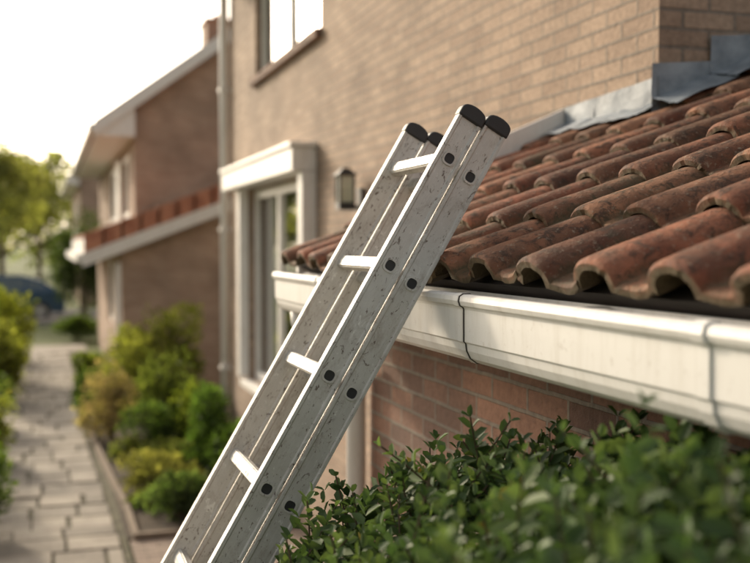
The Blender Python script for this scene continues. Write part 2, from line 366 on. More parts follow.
# wall lamp
lamp=empty('wall_lantern')
mb=MB(); yl=6.75; zl=H+.36; xl=WX-.12
mb.box(WX-.025,WX-.002,yl-.05,yl+.05,zl-.14,zl+.02); mb.box(xl,WX-.02,yl-.012,yl+.012,zl-.125,zl-.10)
for dx,dy in((-.05,-.05),(.05,-.05),(-.05,.05),(.05,.05)): mb.box(xl+dx-.006,xl+dx+.006,yl+dy-.006,yl+dy+.006,zl-.08,zl+.10)
mb.box(xl-.055,xl+.055,yl-.055,yl+.055,zl-.13,zl-.08)
p=[(xl-.07,yl-.07,zl+.10),(xl+.07,yl-.07,zl+.10),(xl+.07,yl+.07,zl+.10),(xl-.07,yl+.07,zl+.10)]
q=[(xl-.02,yl-.02,zl+.15),(xl+.02,yl-.02,zl+.15),(xl+.02,yl+.02,zl+.15),(xl-.02,yl+.02,zl+.15)]
mb.face(p);mb.face(q)
for i in range(4): mb.face([p[i],p[(i+1)%4],q[(i+1)%4],q[i]])
mb.obj('lantern_frame',M['black'],lamp)
mb=MB(); mb.box(xl-.043,xl+.043,yl-.043,yl+.043,zl-.079,zl+.099); mb.obj('lantern_glass',M['curtain'],lamp)

def tube(mb,pts,r,n=16):
    pts=[Vector(p) for p in pts]
    rings=[]
    for i,p in enumerate(pts):
        d=(pts[min(i+1,len(pts)-1)]-pts[max(i-1,0)]).normalized()
        a=d.cross(Vector((0,1,0)) if abs(d.y)<.9 else Vector((1,0,0))).normalized(); b=d.cross(a)
        rr=r[i] if isinstance(r,(list,tuple)) else r
        rings.append([p+a*rr*math.cos(2*math.pi*k/n)+b*rr*math.sin(2*math.pi*k/n) for k in range(n)])
    for A,B in zip(rings,rings[1:]):
        for k in range(n): mb.face([A[k],A[(k+1)%n],B[(k+1)%n],B[k]],sm=True)
    mb.face(rings[0][::-1]); mb.face(rings[-1])
dp=empty('drainpipe')
mb=MB(); tube(mb,[(WX-.06,12.02,0),(WX-.06,12.02,TOP-.5),(WX-.06,12.02,TOP-.35),(WX-.5,12.0,TOP-.2)],.05); mb.obj('pipe',M['white'],dp,merge=True)
mb=MB()
for z in(1,2.6,4.2): mb.box(WX-.12,WX-.002,11.96,12.08,z,z+.035)
mb.obj('pipe_clips',M['white'],dp)
dp2=empty('drainpipe')
mb=MB(); tube(mb,[(1.10,3.70,0),(1.10,3.70,H-.48),(1.06,3.70,H-.40),(.93,3.70,H-.33),(.887,3.70,H-.28),(.887,3.70,H-.24)],.036); mb.obj('pipe',M['gutter'],dp2,merge=True)
mb=MB(); mb.box(1.055,1.149,3.65,3.75,1.2,1.23); mb.obj('pipe_clips',M['gutter'],dp2)

# gutter
gut=empty('rain_gutter')
GX=.012
gp=[(.836,-.120),(.838,-.109),(.830,-.104),(.815,-.104),(.807,-.109),(.805,-.118),(.808,-.127),(.815,-.131),(.817,-.136),(.817,-.160),(.8175,-.203),(.822,-.207),(.824,-.222),(.832,-.238),(.846,-.248),(.930,-.248),(.930,-.108),(.924,-.108),(.924,-.238),(.850,-.238),(.838,-.230),(.832,-.216),(.826,-.19),(.826,-.133)]
gp=[(a+GX,b) for a,b in gp]
mb=MB(); mb.prism([(a,b+H) for a,b in gp],-1.0,3.86); mb.obj('trough',M['gutter'],gut,merge=True)
capp=[(a,b+H) for a,b in gp[3:17]]
mb=MB(); mb.prism(capp,3.861,3.867); mb.prism(capp,-1.006,-1.001)
mb.obj('end_caps',M['gutter'],gut,.002)
def collar(y0,y1,d,mat,name):
    P=[Vector(p) for p in gp[2:16]]; cx,cz=.88,-.178
    outer=[]
    for i,p in enumerate(P):
        t=(P[min(i+1,len(P)-1)]-P[max(i-1,0)]).normalized(); n=Vector((-t.y,t.x))
        if n.dot(p-Vector((cx,cz)))<0: n=-n
        outer.append(p+n*d)
    loop=[(p.x,p.y+H) for p in outer]+[(p.x+.002,p.y+H) for p in P[::-1]]
    mb=MB(); mb.prism(loop,y0,y1); return mb.obj(name,mat,gut,merge=True)
for yy in(1.16,3.2,-.3): collar(yy,yy+.030,.0035,M['gutter'],'union_clip'); collar(yy+.031,yy+.0335,.0012,M['dark'],'joint_seam')
collar(2.0,2.0035,.0018,M['dark'],'joint_seam'); collar(2.0045,2.03,.0022,M['gutter'],'union_clip')
mb=MB()
for yy in(.6,1.6,2.75,3.5): mb.box(.844,.938,yy,yy+.02,H-.1115,H-.1085)
mb.obj('brackets',M['gutter'],gut)

# ------------------------------------------------------------------ ladder
lad=empty('aluminium_ladder')
u=Vector((.504,0,.864)).normalized(); pv=Vector((u.z,0,-u.x))
P0=Vector((.433,0,H-.628)); YN=2.2; WID=.40; T=.026
sb=-(P0.z-.05)/u.z; stp=1.045
def LP(s,p,w): return P0+u*s+pv*p+Vector((0,YN+w,0))
def stile(mb,pc,w0,top):
    pr=[(-.030,0),(-.0225,0),(-.0205,.0035),(.0205,.0035),(.0225,0),(.030,0),(.030,T),(.0225,T),(.0205,T-.004),(-.0205,T-.004),(-.0225,T),(-.030,T)]
    n=len(pr)
    for i in range(n):
        a=pr[i];b=pr[(i+1)%n]
        mb.face([LP(sb,pc+a[0],w0+a[1]),LP(top,pc+a[0],w0+a[1]),LP(top,pc+b[0],w0+b[1]),LP(sb,pc+b[0],w0+b[1])])
    mb.face([LP(sb,pc+a[0],w0+a[1]) for a in pr]); mb.face([LP(top,pc+a[0],w0+a[1]) for a in pr])
def pb(mb,s0,s1,p0,p1,w0,w1,mi=0):
    c=[[LP(s,p,w) for w in(w0,w1)] for s in(s0,s1) for p in(p0,p1)]
    a,b,d,e=c
    for f in ((a[0],b[0],e[0],d[0]),(a[1],d[1],e[1],b[1]),(a[0],a[1],b[1],b[0]),(d[0],e[0],e[1],d[1]),(a[0],d[0],d[1],a[1]),(b[0],b[1],e[1],e[0])): mb.face(f,mi=mi)
ms=MB(); mr=MB(); mc=MB(); mh=MB(); mring=MB(); mf=MB()
rs=[.932-.279*k for k in range(0,14) if .932-.279*k>sb+.15]
def sq(R,k,n=16,e=.5): 
    a=2*math.pi*k/n; return (R*abs(math.cos(a))**e*math.copysign(1,math.cos(a)),R*abs(math.sin(a))**e*math.copysign(1,math.sin(a)))
for sec,pc in enumerate((-.0325,.0325)):
    top=stp+(.012 if sec else 0)
    for w0 in (0,WID-T): stile(ms,pc,w0,top)
    for s in rs:
        s=s-(.0 if sec==0 else .010)
        hw=.0165; prof=[]
        for k in range(20):
            rib=(1 if k%2 else .94); a=sq(hw,k,20); prof.append((a[0]*rib,a[1]*.9*rib))
        w0,w1=T-.004,WID-T+.004
        for i in range(20):
            a=prof[i];b=prof[(i+1)%20]
            mr.face([LP(s+a[0],pc+a[1],w0),LP(s+b[0],pc+b[1],w0),LP(s+b[0],pc+b[1],w1),LP(s+a[0],pc+a[1],w1)])
        for wf,sg in ((.0035,-1),(WID-.0035,1)):
            R0=.0162;R1=.0118; E=.72
            for k in range(16):
                o0,o1,i0,i1=sq(R0,k,16,E),sq(R0,k+1,16,E),sq(R1,k,16,E),sq(R1,k+1,16,E)
                wt=wf+sg*.0035
                mring.face([LP(s+o0[0],pc+o0[1],wt),LP(s+o1[0],pc+o1[1],wt),LP(s+i1[0],pc+i1[1],wt),LP(s+i0[0],pc+i0[1],wt)])
                mring.face([LP(s+o0[0],pc+o0[1],wf),LP(s+o1[0],pc+o1[1],wf),LP(s+o1[0],pc+o1[1],wt),LP(s+o0[0],pc+o0[1],wt)])
                mring.face([LP(s+i0[0],pc+i0[1],wt),LP(s+i1[0],pc+i1[1],wt),LP(s+i1[0],pc+i1[1],wf+sg*.0002),LP(s+i0[0],pc+i0[1],wf+sg*.0002)])
            mh.face([LP(s+sq(R1+.0005,k,16,E)[0],pc+sq(R1+.0005,k,16,E)[1],wf+sg*.0006) for k in range(16)])  # flat black face paints the shade inside the hollow rung end
    for w0 in (0,WID-T):
        pts=[(-.0325,-.014)]+[(-.0325,.001)]+[(.0325*-math.cos(a)**1,.001+.021*math.sin(a)**.7) for a in np.linspace(.2,math.pi-.2,10)]+[(.0325,.001),(.0325,-.014)]
        A=[LP(top+q,pc+p,w0-.003) for p,q in pts]; Bq=[LP(top+q,pc+p,w0+T+.003) for p,q in pts]
        mc.face(A); mc.face(Bq[::-1])
        for i in range(len(pts)): j=(i+1)%len(pts); mc.face([A[i],A[j],Bq[j],Bq[i]])
        pb(mf,sb-.045,sb+.05,pc-.032,pc+.032,w0-.003,w0+T+.003)
ms.obj('stiles',M['alu'],lad,.0012); mr.obj('rungs',M['alu'],lad,merge=True)
mring.obj('rung_collars',M['alu'],lad,merge=True); mh.obj('rung_hole_shade',M['black'],lad)
mc.obj('end_caps',M['black'],lad,.004); mf.obj('rubber_feet',M['black'],lad,.003)
mb=MB(); pb(mb,-.35,-.30,-.0665,.0665,-.005,-.001); pb(mb,-.35,-.30,-.0665,.0665,WID+.001,WID+.005); mb.obj('guide_bracket',M['alu'],lad)

# ------------------------------------------------------------------ ground etc
m,nt,b=newmat('grass_ground'); tc=N(nt,'ShaderNodeTexCoord'); o=tc.outputs['Object']
n1=noise(nt,o,.25,5); n2=noise(nt,o,14,6,.7)
c=mix(nt,ramp(nt,n1.outputs['Fac'],[(.35,0.),(.65,1.)]).outputs['Color'],(.08,.11,.03),(.15,.18,.055)); c=mix(nt,1,c,ramp(nt,n2.outputs['Fac'],[(.3,.55),(.7,1.3)]).outputs['Color'],'MULTIPLY')
L(nt,c,b.inputs['Base Color']); b.inputs['Roughness'].default_value=.95; bump(nt,b,n2.outputs['Fac'],1,.04); M['grass']=m
mb=MB(); mb.face([(-600,-600,0),(600,-600,0),(600,600,0),(-600,600,0)]); mb.obj('ground',M['grass'])
mb=MB(); mb.box(.62,WX-.01,8.64,17.5,.002,.05); mb.box(-2.2,-.52,5.5,22,.003,.04); mb.obj('garden_soil',M['soil'])
def curve_x(y): return .06+.05*math.sin(y*.35)-.008*max(0,y-9)
slabs=MB(); y=5.5; rnd=random.Random(3); scol=[]
while y<24:
    dep=rnd.choice([.30,.40,.40,.5]); x=-.50; 
    off=rnd.uniform(0,.3)
    first=True
    while x<.46:
        w=rnd.choice([.30,.40,.40,.5,.6])
        if first: w=w-off*.6; first=False
        if x+w>.42: w=.52-x
        cx=curve_x(y)-.03+rnd.uniform(-.008,.008); g=rnd.uniform(.010,.020); zz=.05+rnd.uniform(-.008,.008)
        slabs.box(x+cx+g,x+w+cx-g,y+g,y+dep-g,-.02,zz)
        k=rnd.uniform(.72,1.2); scol+=[k]*24
        x+=w
    y+=dep
so_=slabs.obj('garden_path',M['slab'])
ca=so_.data.color_attributes.new('Col','FLOAT_COLOR','POINT'); ca.data.foreach_set('color',np.array([[k,k,k,1] for k in scol],dtype=np.float32).ravel())
mb=MB(); mb.box(-.55,.62,5.3,24.2,-.02,.028); mb.obj('path_bedding',mat_noise('path_sand',(.06,.055,.035),(.13,.12,.07),8,.95,.5,.01))
tb=mat_brick('terrace_blocks',(.34,.26,.21),(.25,.19,.155),(.12,.10,.075),bw=.21,rh=.105)
mb=MB(); mb.face([(-3,-4,.03),(1.14,-4,.03),(1.14,5.28,.03),(-3,5.28,.03)],[(-3,-4),(1.14,-4),(1.14,5.28),(-3,5.28)])
mb.face([(.63,5.29,.052),(WX-.01,5.29,.052),(WX-.01,8.55,.052),(.63,8.55,.052)],[(.63,5.2),(2.05,5.2),(2.05,8.55),(.63,8.55)]); mb.obj('terrace_paving',tb)
mb=MB()
edge=[(.66,8.62),(.66,9.6),(.60,10.8),(.55,12.2),(.50,14.0),(.40,17.4)]
eh=.10
for (xa,ya),(xb,yb) in zip(edge,edge[1:]):
    mb.face([(xa,ya,0),(xb,yb,0),(xb,yb,eh),(xa,ya,eh)]);mb.face([(xa+.05,ya,0),(xb+.05,yb,0),(xb+.05,yb,eh),(xa+.05,ya,eh)]);mb.face([(xa,ya,eh),(xb,yb,eh),(xb+.05,yb,eh),(xa+.05,ya,eh)])
mb.box(.66,2.0,8.56,8.615,0,eh); mb.obj('bed_edging',mat_plain('weathered_timber',(.22,.17,.125),.9))
def flat_col(o): 
    ca=o.data.color_attributes.new('Col','FLOAT_COLOR','POINT'); ca.data.foreach_set('color',[1.0]*4*len(o.data.vertices))
mb=MB(); mb.box(-30,.9,24.3,25.9,-.02,.04); mb.box(-60,60,33.0,34.4,-.02,.12); flat_col(mb.obj('pavement',M['slab']))
mb=MB(); mb.box(-60,60,32.88,32.998,-.02,.1); mb.box(-60,60,34.402,34.53,-.02,.125); mb.obj('kerb',mat_plain('kerb_stone',(.4,.38,.35),.85))
mb=MB(); mb.face([(-200,34.54,.008),(200,34.54,.008),(200,40.5,.008),(-200,40.5,.008)]); mb.obj('road',mat_noise('asphalt',(.04,.04,.042),(.07,.068,.065),20,.9,.5,.01))

# ------------------------------------------------------------------ foliage
def leaves(name,P,D,Nn,size,col,mat,parent=None,aspect=.5):
    n=len(P); D=D/np.linalg.norm(D,axis=1,keepdims=True); Sd=np.cross(D,Nn); Sd/=np.linalg.norm(Sd,axis=1,keepdims=True)+1e-9
    U=np.cross(Sd,D); s=size[:,None]
    V=np.empty((n,6,3),dtype=np.float32); a=aspect
    V[:,0]=P; V[:,1]=P+D*s*.33+Sd*s*a*.42+U*s*.10; V[:,2]=P+D*s*.74+Sd*s*a*.38+U*s*.09
    V[:,3]=P+D*s-U*s*.06; V[:,4]=P+D*s*.74-Sd*s*a*.38+U*s*.09; V[:,5]=P+D*s*.33-Sd*s*a*.42+U*s*.10
    me=bpy.data.meshes.new(name); me.vertices.add(n*6); me.vertices.foreach_set('co',V.ravel())
    idx=(np.arange(n)[:,None]*6+np.array([0,1,2,3,0,3,4,5])).astype(np.int32).ravel()
    me.loops.add(n*8); me.loops.foreach_set('vertex_index',idx)
    me.polygons.add(n*2); me.polygons.foreach_set('loop_start',np.arange(0,n*8,4,dtype=np.int32))
    me.update(calc_edges=True); me.validate()
    c=np.ones((n,6,4),dtype=np.float32); c[:,:,:3]=col[:,None,:]
    at=me.color_attributes.new('Col','FLOAT_COLOR','POINT'); at.data.foreach_set('color',c.ravel())
    me.materials.append(mat); o=bpy.data.objects.new(name,me); COL.objects.link(o)
    if parent: o.parent=parent
    return o
def unit(n): 
    v=RNG.normal(size=(n,3)); return v/np.linalg.norm(v,axis=1,keepdims=True)
def colors(n,c1,c2,var=.25):
    t=RNG.random((n,1)); c=np.array(c1)*(1-t)+np.array(c2)*t
    return np.clip(c*(1+RNG.normal(size=(n,1))*var),.004,1)
def crown(center,rad,nl,n,lobe=.45,shell=.5,seed=0):
    center=np.array(center);rad=np.array(rad)
    lc=unit(nl)*(RNG.random((nl,1))**.4)*.72; lr=lobe*(.6+.7*RNG.random(nl))
    k=RNG.integers(0,nl,n); d=unit(n); r=(shell+(1-shell)*RNG.random(n)**.6)
    pts=lc[k]+d*(lr[k]*r)[:,None]
    pts+=RNG.normal(size=pts.shape)*.045
    P=center+pts*rad; return P,d,k
def shrub(name,x,y,w,h,c1,c2,n=2600,ls=.06,lobe=.42,nl=14,z0=0,flower=None):
    e=empty(name)
    P,d,k=crown((x,y,z0+h*.52),(w*.5,w*.5,h*.52),nl,n,lobe)
    P[:,2]=np.maximum(P[:,2],z0+.02)
    D=d+RNG.normal(size=d.shape)*.7+np.array([0,0,.3]); Nn=unit(n)+np.array([0,0,.8])
    lobec=.65+.7*RNG.random(nl); c=colors(n,c1,c2)*lobec[k][:,None]
    if flower:
        f=RNG.random(n)<flower[1]; c[f]=np.array(flower[0])*(.8+.4*RNG.random((f.sum(),1)))
    leaves('foliage',P,D,Nn,ls*(.6+.8*RNG.random(n)),c,M['leafb'],e)
    mb=MB()
    for i in range(9):
        a=RNG.random()*6.28; r=RNG.random()*.35*w
        tube(mb,[(x+.03*math.cos(a),y+.03*math.sin(a),z0-.02),(x+r*.4*math.cos(a),y+r*.4*math.sin(a),z0+h*.35),(x+r*math.cos(a),y+r*math.sin(a),z0+h*.75)],[.012,.009,.004],6)
    mb.obj('stems',M['twig'],e); return e
def tree(name,x,y,h,w,c1,c2,n=9000,ls=.16,trunk=.14,base=.3,nl=26):
    e=empty(name); mb=MB()
    tube(mb,[(x,y,-.05),(x+.05,y,h*.2),(x-.06,y+.05,h*.45),(x,y,h*.8)],[trunk,trunk*.8,trunk*.55,trunk*.15],10)
    for i in range(11):
        a=i*2.4+RNG.random(); z=h*(.28+.045*i); r=w*.42*(1-.03*i)
        tube(mb,[(x,y,z),(x+r*.5*math.cos(a),y+r*.5*math.sin(a),z+h*.09),(x+r*math.cos(a),y+r*math.sin(a),z+h*.2)],[trunk*.4,trunk*.25,trunk*.08],7)
    mb.obj('trunk',M['bark'],e)
    P,d,k=crown((x,y,h*(base+(1-base)*.5)),(w*.5,w*.5,h*(1-base)*.5),nl,n,.30)
    D=d+RNG.normal(size=d.shape)*.8; Nn=unit(n)+np.array([0,0,.4]); lobec=.6+.8*RNG.random(nl)
    leaves('crown',P,D,Nn,ls*(.6+.8*RNG.random(n)),colors(n,c1,c2)*lobec[k][:,None],M['leafb'],e,.6); return e

G1=(.05,.085,.028);G2=(.115,.145,.05);Y1=(.14,.15,.045);Y2=(.25,.235,.075)
shrub('garden_shrub',1.60,15.4,1.7,1.65,Y1,Y2,3800,.085)
shrub('garden_shrub',1.62,13.9,1.1,1.0,(.09,.115,.04),(.16,.175,.06),2400,.07)
shrub('garden_shrub',.76,13.3,.9,.9,(.17,.135,.085),(.29,.22,.155),2400,.05,flower=((.45,.3,.26),.14))
shrub('garden_shrub',1.30,12.3,1.0,.62,G1,G2,2600,.06)
shrub('garden_shrub',1.70,10.9,.72,1.0,G1,(.08,.12,.035),2600,.06)
shrub('garden_shrub',1.78,9.6,.6,.85,G1,(.08,.12,.035),2200,.06)
shrub('ground_cover_plant',1.0,10.5,.95,.36,(.13,.125,.05),(.24,.21,.095),2600,.045,.35,20)
shrub('ground_cover_plant',1.35,11.4,1.1,.34,(.09,.11,.04),(.17,.17,.07),2400,.045,.35,20)
shrub('ground_cover_plant',.90,11.9,.6,.28,(.10,.12,.04),(.18,.18,.07),1400,.04,.35,14)
shrub('ground_cover_plant',1.55,9.0,.7,.26,(.07,.10,.035),(.14,.15,.06),1500,.045,.35,14)
shrub('ground_cover_plant',.86,9.7,.4,.2,(.08,.10,.04),(.16,.16,.07),900,.035,.35,12)
shrub('garden_shrub',1.12,9.2,.66,.42,(.06,.095,.04),(.13,.16,.08),2000,.05)
shrub('garden_shrub',1.68,12.0,.7,.85,(.1,.13,.03),(.2,.22,.05),1800,.06)
shrub('garden_shrub',.80,14.7,.8,.5,G1,G2,1600,.06)
shrub('garden_shrub',.75,16.2,.8,.6,G1,G2,1600,.07)
shrub('garden_shrub',.75,18.0,.7,.7,(.1,.13,.03),(.18,.2,.05),1500,.07)
shrub('garden_shrub',-.54,9.0,.62,.8,G1,G2,2200,.06)
shrub('garden_shrub',-.62,10.3,.7,.75,(.05,.09,.02),(.12,.16,.04),2000,.06)
shrub('garden_shrub',-.66,12.2,.8,.85,Y1,(.2,.2,.05),2000,.06)
shrub('garden_shrub',-.72,14.4,.9,1.0,G1,G2,2200,.07,flower=((.7,.6,.25),.05))
shrub('garden_shrub',-.74,17.0,.9,1.4,Y1,Y2,2600,.085)
shrub('garden_shrub',-.72,19.6,1.3,1.65,(.13,.15,.03),(.27,.26,.06),3800,.09)
shrub('garden_shrub',-.95,22.6,1.2,1.0,G1,G2,2200,.08)
shrub('garden_shrub',.75,27.4,1.2,.7,G1,G2,2000,.08)
shrub('conical_bush',1.05,31.6,1.9,3.4,(.035,.055,.026),(.07,.09,.036),6000,.10,.34,26)
shrub('garden_shrub',-2.6,28.5,2.0,1.0,(.10,.13,.03),(.2,.22,.05),2500,.1)
TC1=(.24,.25,.11);TC2=(.40,.37,.18)
tree('garden_tree',-1.7,45,6.9,4.6,TC1,TC2,5200,.2)
tree('garden_tree',-5.6,47,8.2,5.6,TC1,TC2,5000,.22)
tree('garden_tree',-.3,60,8.2,5,TC1,TC2,5000,.24)
tree('garden_tree',-4.6,64,7.2,6,TC1,TC2,5000,.24)
e=empty('distant_trees'); PP=[];CC=[]
for i in range(60):
    x=-70+i*3.2+RNG.random()*2; y=85+RNG.random()*12; h=6+RNG.random()*4
    P,d,k=crown((x,y,h*.5),(3.2,3,h*.5),9,700,.42); PP.append(P); lc=.7+.6*RNG.random(9); CC.append(colors(700,(.16,.18,.09),(.27,.27,.14))*lc[k][:,None])
P=np.vstack(PP); C=np.vstack(CC); leaves('foliage',P,unit(len(P)),unit(len(P)),.5*(.6+.8*RNG.random(len(P))),C,M['leafb'],e,.7)

# foreground hedge ------------------------------------------------
def hedge():
    e=empty('evergreen_hedge')
    ph=RNG.random(8)*6.28
    def top(x,y):
        b=-.262-.172*(y-1.05)
        xe=.255+.11*np.clip(y-1.2,-1,1)
        t=np.clip((x-xe)/.46,0,1); b=b-.30*(1-t)**1.7
        b=b+.030*np.sin(9*x+ph[0])*np.cos(7*y+ph[1])+.022*np.sin(15*y+ph[2]+6*x)+.018*np.sin(23*x+ph[3]+11*y)
        return b+H-.04
    Ps=[];Ds=[];Ns=[];Sz=[];Cs=[]; tw=MB()
    for i in range(1350):
        y=RNG.uniform(.75,2.14); x=RNG.uniform(.27,1.10)
        deep=RNG.random()
        zt=top(x,y)-(0 if deep<.42 else RNG.uniform(.03,.5))
        if deep<.10: zt+=RNG.uniform(.015,.08)
        Ls=RNG.uniform(.10,.20)
        d=np.array([RNG.normal()*.35-.25*(1-min(1,(x-.25)/.35)),RNG.normal()*.35-.1,1.]); d/=np.linalg.norm(d)
        bend=RNG.normal(size=3)*.25
        if zt<H-.95: continue
        base=np.array([x,y,zt])-d*Ls
        nl=int(Ls/.019); a0=RNG.random()*6.28
        shade=RNG.uniform(.65,1.3); young=RNG.random()<.35; sf=RNG.uniform(.85,1.2)
        pts=[]
        for j in range(nl+1):
            t=j/nl; p=base+d*Ls*t+bend*Ls*(t*t)*.5; pts.append(tuple(p))
            if j<1: continue
            for sgn in (0,1):
                a=a0+j*1.57+sgn*math.pi+RNG.normal()*.25
                side=np.array([math.cos(a),math.sin(a),0]); side-=d*side.dot(d)
                up=.3+.8*t**2
                D=side*1.0+d*up+RNG.normal(size=3)*.2
                Nn=d*1.0-side*.3+RNG.normal(size=3)*.3
                s=RNG.uniform(.029,.047)*(1-.4*t**4)*sf
                Ps.append(p);Ds.append(D);Ns.append(Nn);Sz.append(s)
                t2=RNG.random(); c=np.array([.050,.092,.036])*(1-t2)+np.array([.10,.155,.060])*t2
                if young and t>.45: c=c*.5+np.array([.165,.225,.08])*.62
                if RNG.random()<.006: c=np.array([.28,.22,.05])
                Cs.append(c*shade)
        if i%2==0: tube(tw,pts[::3]+[pts[-1]],.0018,4)
    P=np.array(Ps)
    leaves('foliage',P,np.array(Ds),np.array(Ns),np.array(Sz),np.array(Cs),M['leaf'],e,.62)
    for i in range(26):
        y=RNG.uniform(.85,2.1); x=RNG.uniform(.5,1.0); gx,gy=x+RNG.normal()*.05,y+RNG.normal()*.05
        tube(tw,[(gx,gy,-.02),((gx+x)/2+RNG.normal()*.03,(gy+y)/2,.9),(x,y,float(top(x,y))-.25)],[.014,.010,.004],6)
    tw.obj('stems',M['twig'],e)
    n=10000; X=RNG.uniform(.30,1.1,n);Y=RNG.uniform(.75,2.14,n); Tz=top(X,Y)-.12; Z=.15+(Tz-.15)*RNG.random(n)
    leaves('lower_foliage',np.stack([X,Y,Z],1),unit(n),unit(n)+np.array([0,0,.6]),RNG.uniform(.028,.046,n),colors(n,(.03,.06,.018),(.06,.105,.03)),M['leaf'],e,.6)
hedge()

# ------------------------------------------------------------------ neighbour houses
def neighbour(y0,y1,ex,wx,ez,ridge,slope,ext=True,ch=True,mat='brickC'):
    e=empty('brick_house'); zr=ez+slope*(ridge-ex); X1=2*ridge-wx
    zw=ez+slope*(wx-ex)-.05
    holes=[(y0+1.2,y0+3.6,3.0,4.3),(y0+5.0,y0+8.0,3.0,4.3),(y0+8.5,y0+10.5,.9,2.3)]
    if y1-y0<11: holes=holes[:1]
    mb=MB(); wall(mb,'x',wx,y0,y1,0,zw,holes,.1)
    for y in(y0,y1): mb.face([(wx,y,0),(X1,y,0),(X1,y,zw),(ridge,y,zr-.06),(wx,y,zw)],[(wx,0),(X1,0),(X1,zw),(ridge,zr),(wx,zw)])
    mb.face([(X1,y0,0),(X1,y1,0),(X1,y1,zw),(X1,y0,zw)],[(y0,0),(y1,0),(y1,zw),(y0,zw)]); mb.obj('walls',M[mat],e)
    for h in holes: window_x(e,wx+.02,*h,mull=(.5,),fw=.11)
    X2=2*ridge-ex
    mb=MB(); mb.prism([(ex,ez),(ex,ez+.12),(ridge,zr+.12),(X2,ez+.12),(X2,ez),(ridge,zr)],y0-.25,y1+.25); mb.obj('roof',M['roofred'],e)
    mb=MB(); 
    for ya,yb in((y0-.32,y0-.252),(y1+.252,y1+.32)):
        mb.prism([(ex-.03,ez-.12),(ex-.03,ez+.15),(ridge,zr+.15),(X2+.03,ez+.15),(X2+.03,ez-.12),(ridge,zr-.12)],ya,yb)
    mb.prism([(ex-.02,ez-.118),(wx-.001,ez-.118),(wx-.001,zw),(ex-.02,ez-.01)],y0-.25,y0-.21)
    mb.obj('verge_boards',M['white'],e)
    mb=MB(); mb.box(ex-.13,ex-.001,y0-.25,y1+.25,ez-.02,ez+.11); mb.box(ex+.01,wx-.002,y0-.20,y1+.24,ez-.10,ez-.07); mb.obj('eaves_gutter',M['white'],e,.01)
    mb=MB(); mb.box(wx-.03,wx-.002,y0+.6,min(y1-.3,y0+9),2.75,2.98); mb.box(wx-.03,wx-.002,y0+3.65,min(y1-.3,y0+4.95),2.99,4.3); mb.obj('cladding_panels',M['white'],e)
    if ch:
        mb=MB(); cx=3.42; cy=y0+1.6; zt=H+4.5; mb.box(cx-.25,cx+.25,cy-.4,cy+.4,zt-1.2,zt); 
        mb.box(cx-.28,cx+.28,cy-.44,cy+.44,zt+.001,zt+.06); mb.obj('chimney',M['brickC'],e)
        mb=MB(); tube(mb,[(cx,cy-.2,zt+.06),(cx,cy-.2,zt+.16)],.09); tube(mb,[(cx,cy+.2,zt+.06),(cx,cy+.2,zt+.16)],.09); mb.obj('chimney_pots',M['roofred'],e)
    if ext:
        a,b_=y0-2.0,y0+6.3; exx=.64; ew=1.24; z=H-.22; sl=.385
        mb=MB(); wall(mb,'x',ew,a,b_,0,z+sl*(ew-exx)-.08,[(a+2.5,a+4.2,.9,2.1)],.1)
        mb.face([(ew,a,0),(4.6,a,0),(4.6,a,z+sl*(4.6-exx)-.08),(ew,a,z+sl*(ew-exx)-.08)],[(ew,0),(4.6,0),(4.6,4),(ew,2.3)]); 
        mb.face([(ew,b_,0),(wx,b_,0),(wx,b_,z),(ew,b_,z)],[(ew,0),(wx,0),(wx,z),(ew,z)]); mb.obj('extension_walls',M[mat],e)
        window_x(e,ew+.02,a+2.5,a+4.2,.9,2.1,mull=(.5,),fw=.1)
        mb=MB(); RT=.32
        def band(yA,yB,xA,xB):
            nr=int((yB-yA)/.22)
            for i in range(nr):
                for j in range(6):
                    t0,t1=j/6,(j+1)/6; q0=yA+(i+t0)*.22;q1=yA+(i+t1)*.22; h0=.045*math.sin(math.pi*t0)**2;h1=.045*math.sin(math.pi*t1)**2
                    mb.face([(xA,q0,z+RT+sl*(xA-exx)+h0),(xB,q0,z+RT+sl*(xB-exx)+h0),(xB,q1,z+RT+sl*(xB-exx)+h1),(xA,q1,z+RT+sl*(xA-exx)+h1)],sm=True)
        band(a-.15,y0,exx,4.6); band(y0,b_,exx,wx)
        xx=exx-.02
        while xx<4.55:
            zz=z+sl*(xx-exx); dz=sl*.34
            mb.prism([(xx,zz+.06),(xx,zz+RT+.075),(xx+.34,zz+dz+RT+.055),(xx+.34,zz+dz+.06)],a-.22,a-.14); 
            mb.prism([(xx,zz+RT+.03),(xx,zz+RT+.078),(xx+.34,zz+dz+RT+.058),(xx+.34,zz+dz+RT+.03)],a-.139,a-.0)
            xx+=.30
        mb.obj('extension_roof',M['roofred'],e)
        mb=MB(); mb.prism([(exx,z-.05),(exx,z+RT-.02),(4.6,z+RT-.02+sl*(4.6-exx)),(4.6,z-.05+sl*(4.6-exx))],a-.13,y0-.01); mb.prism([(exx,z-.05),(exx,z+RT-.02),(wx-.01,z+RT-.02+sl*(wx-exx)),(wx-.01,z-.05+sl*(wx-exx))],y0-.009,b_); mb.obj('extension_deck',M['white'],e)
        mb=MB(); mb.prism([(exx-.05,z-.16),(exx-.05,z+.06),(4.6,z+.06+sl*(4.65-exx)),(4.6,z-.16+sl*(4.65-exx))],a-.24,a-.15); mb.box(exx-.14,exx-.051,a-.2,b_,z-.08,z+.06); mb.obj('extension_trim',M['white'],e)
        mb=MB(); tube(mb,[(ew-.06,a-.05,0),(ew-.06,a-.05,z-.1)],.04); mb.obj('downpipe',M['white'],e)
    return e
neighbour(20.0,33.0,.92,1.62,H+2.1,4.7,.74)
neighbour(43.0,56.0,.95,1.35,H+2.45,4.6,.78,ext=False,ch=False)

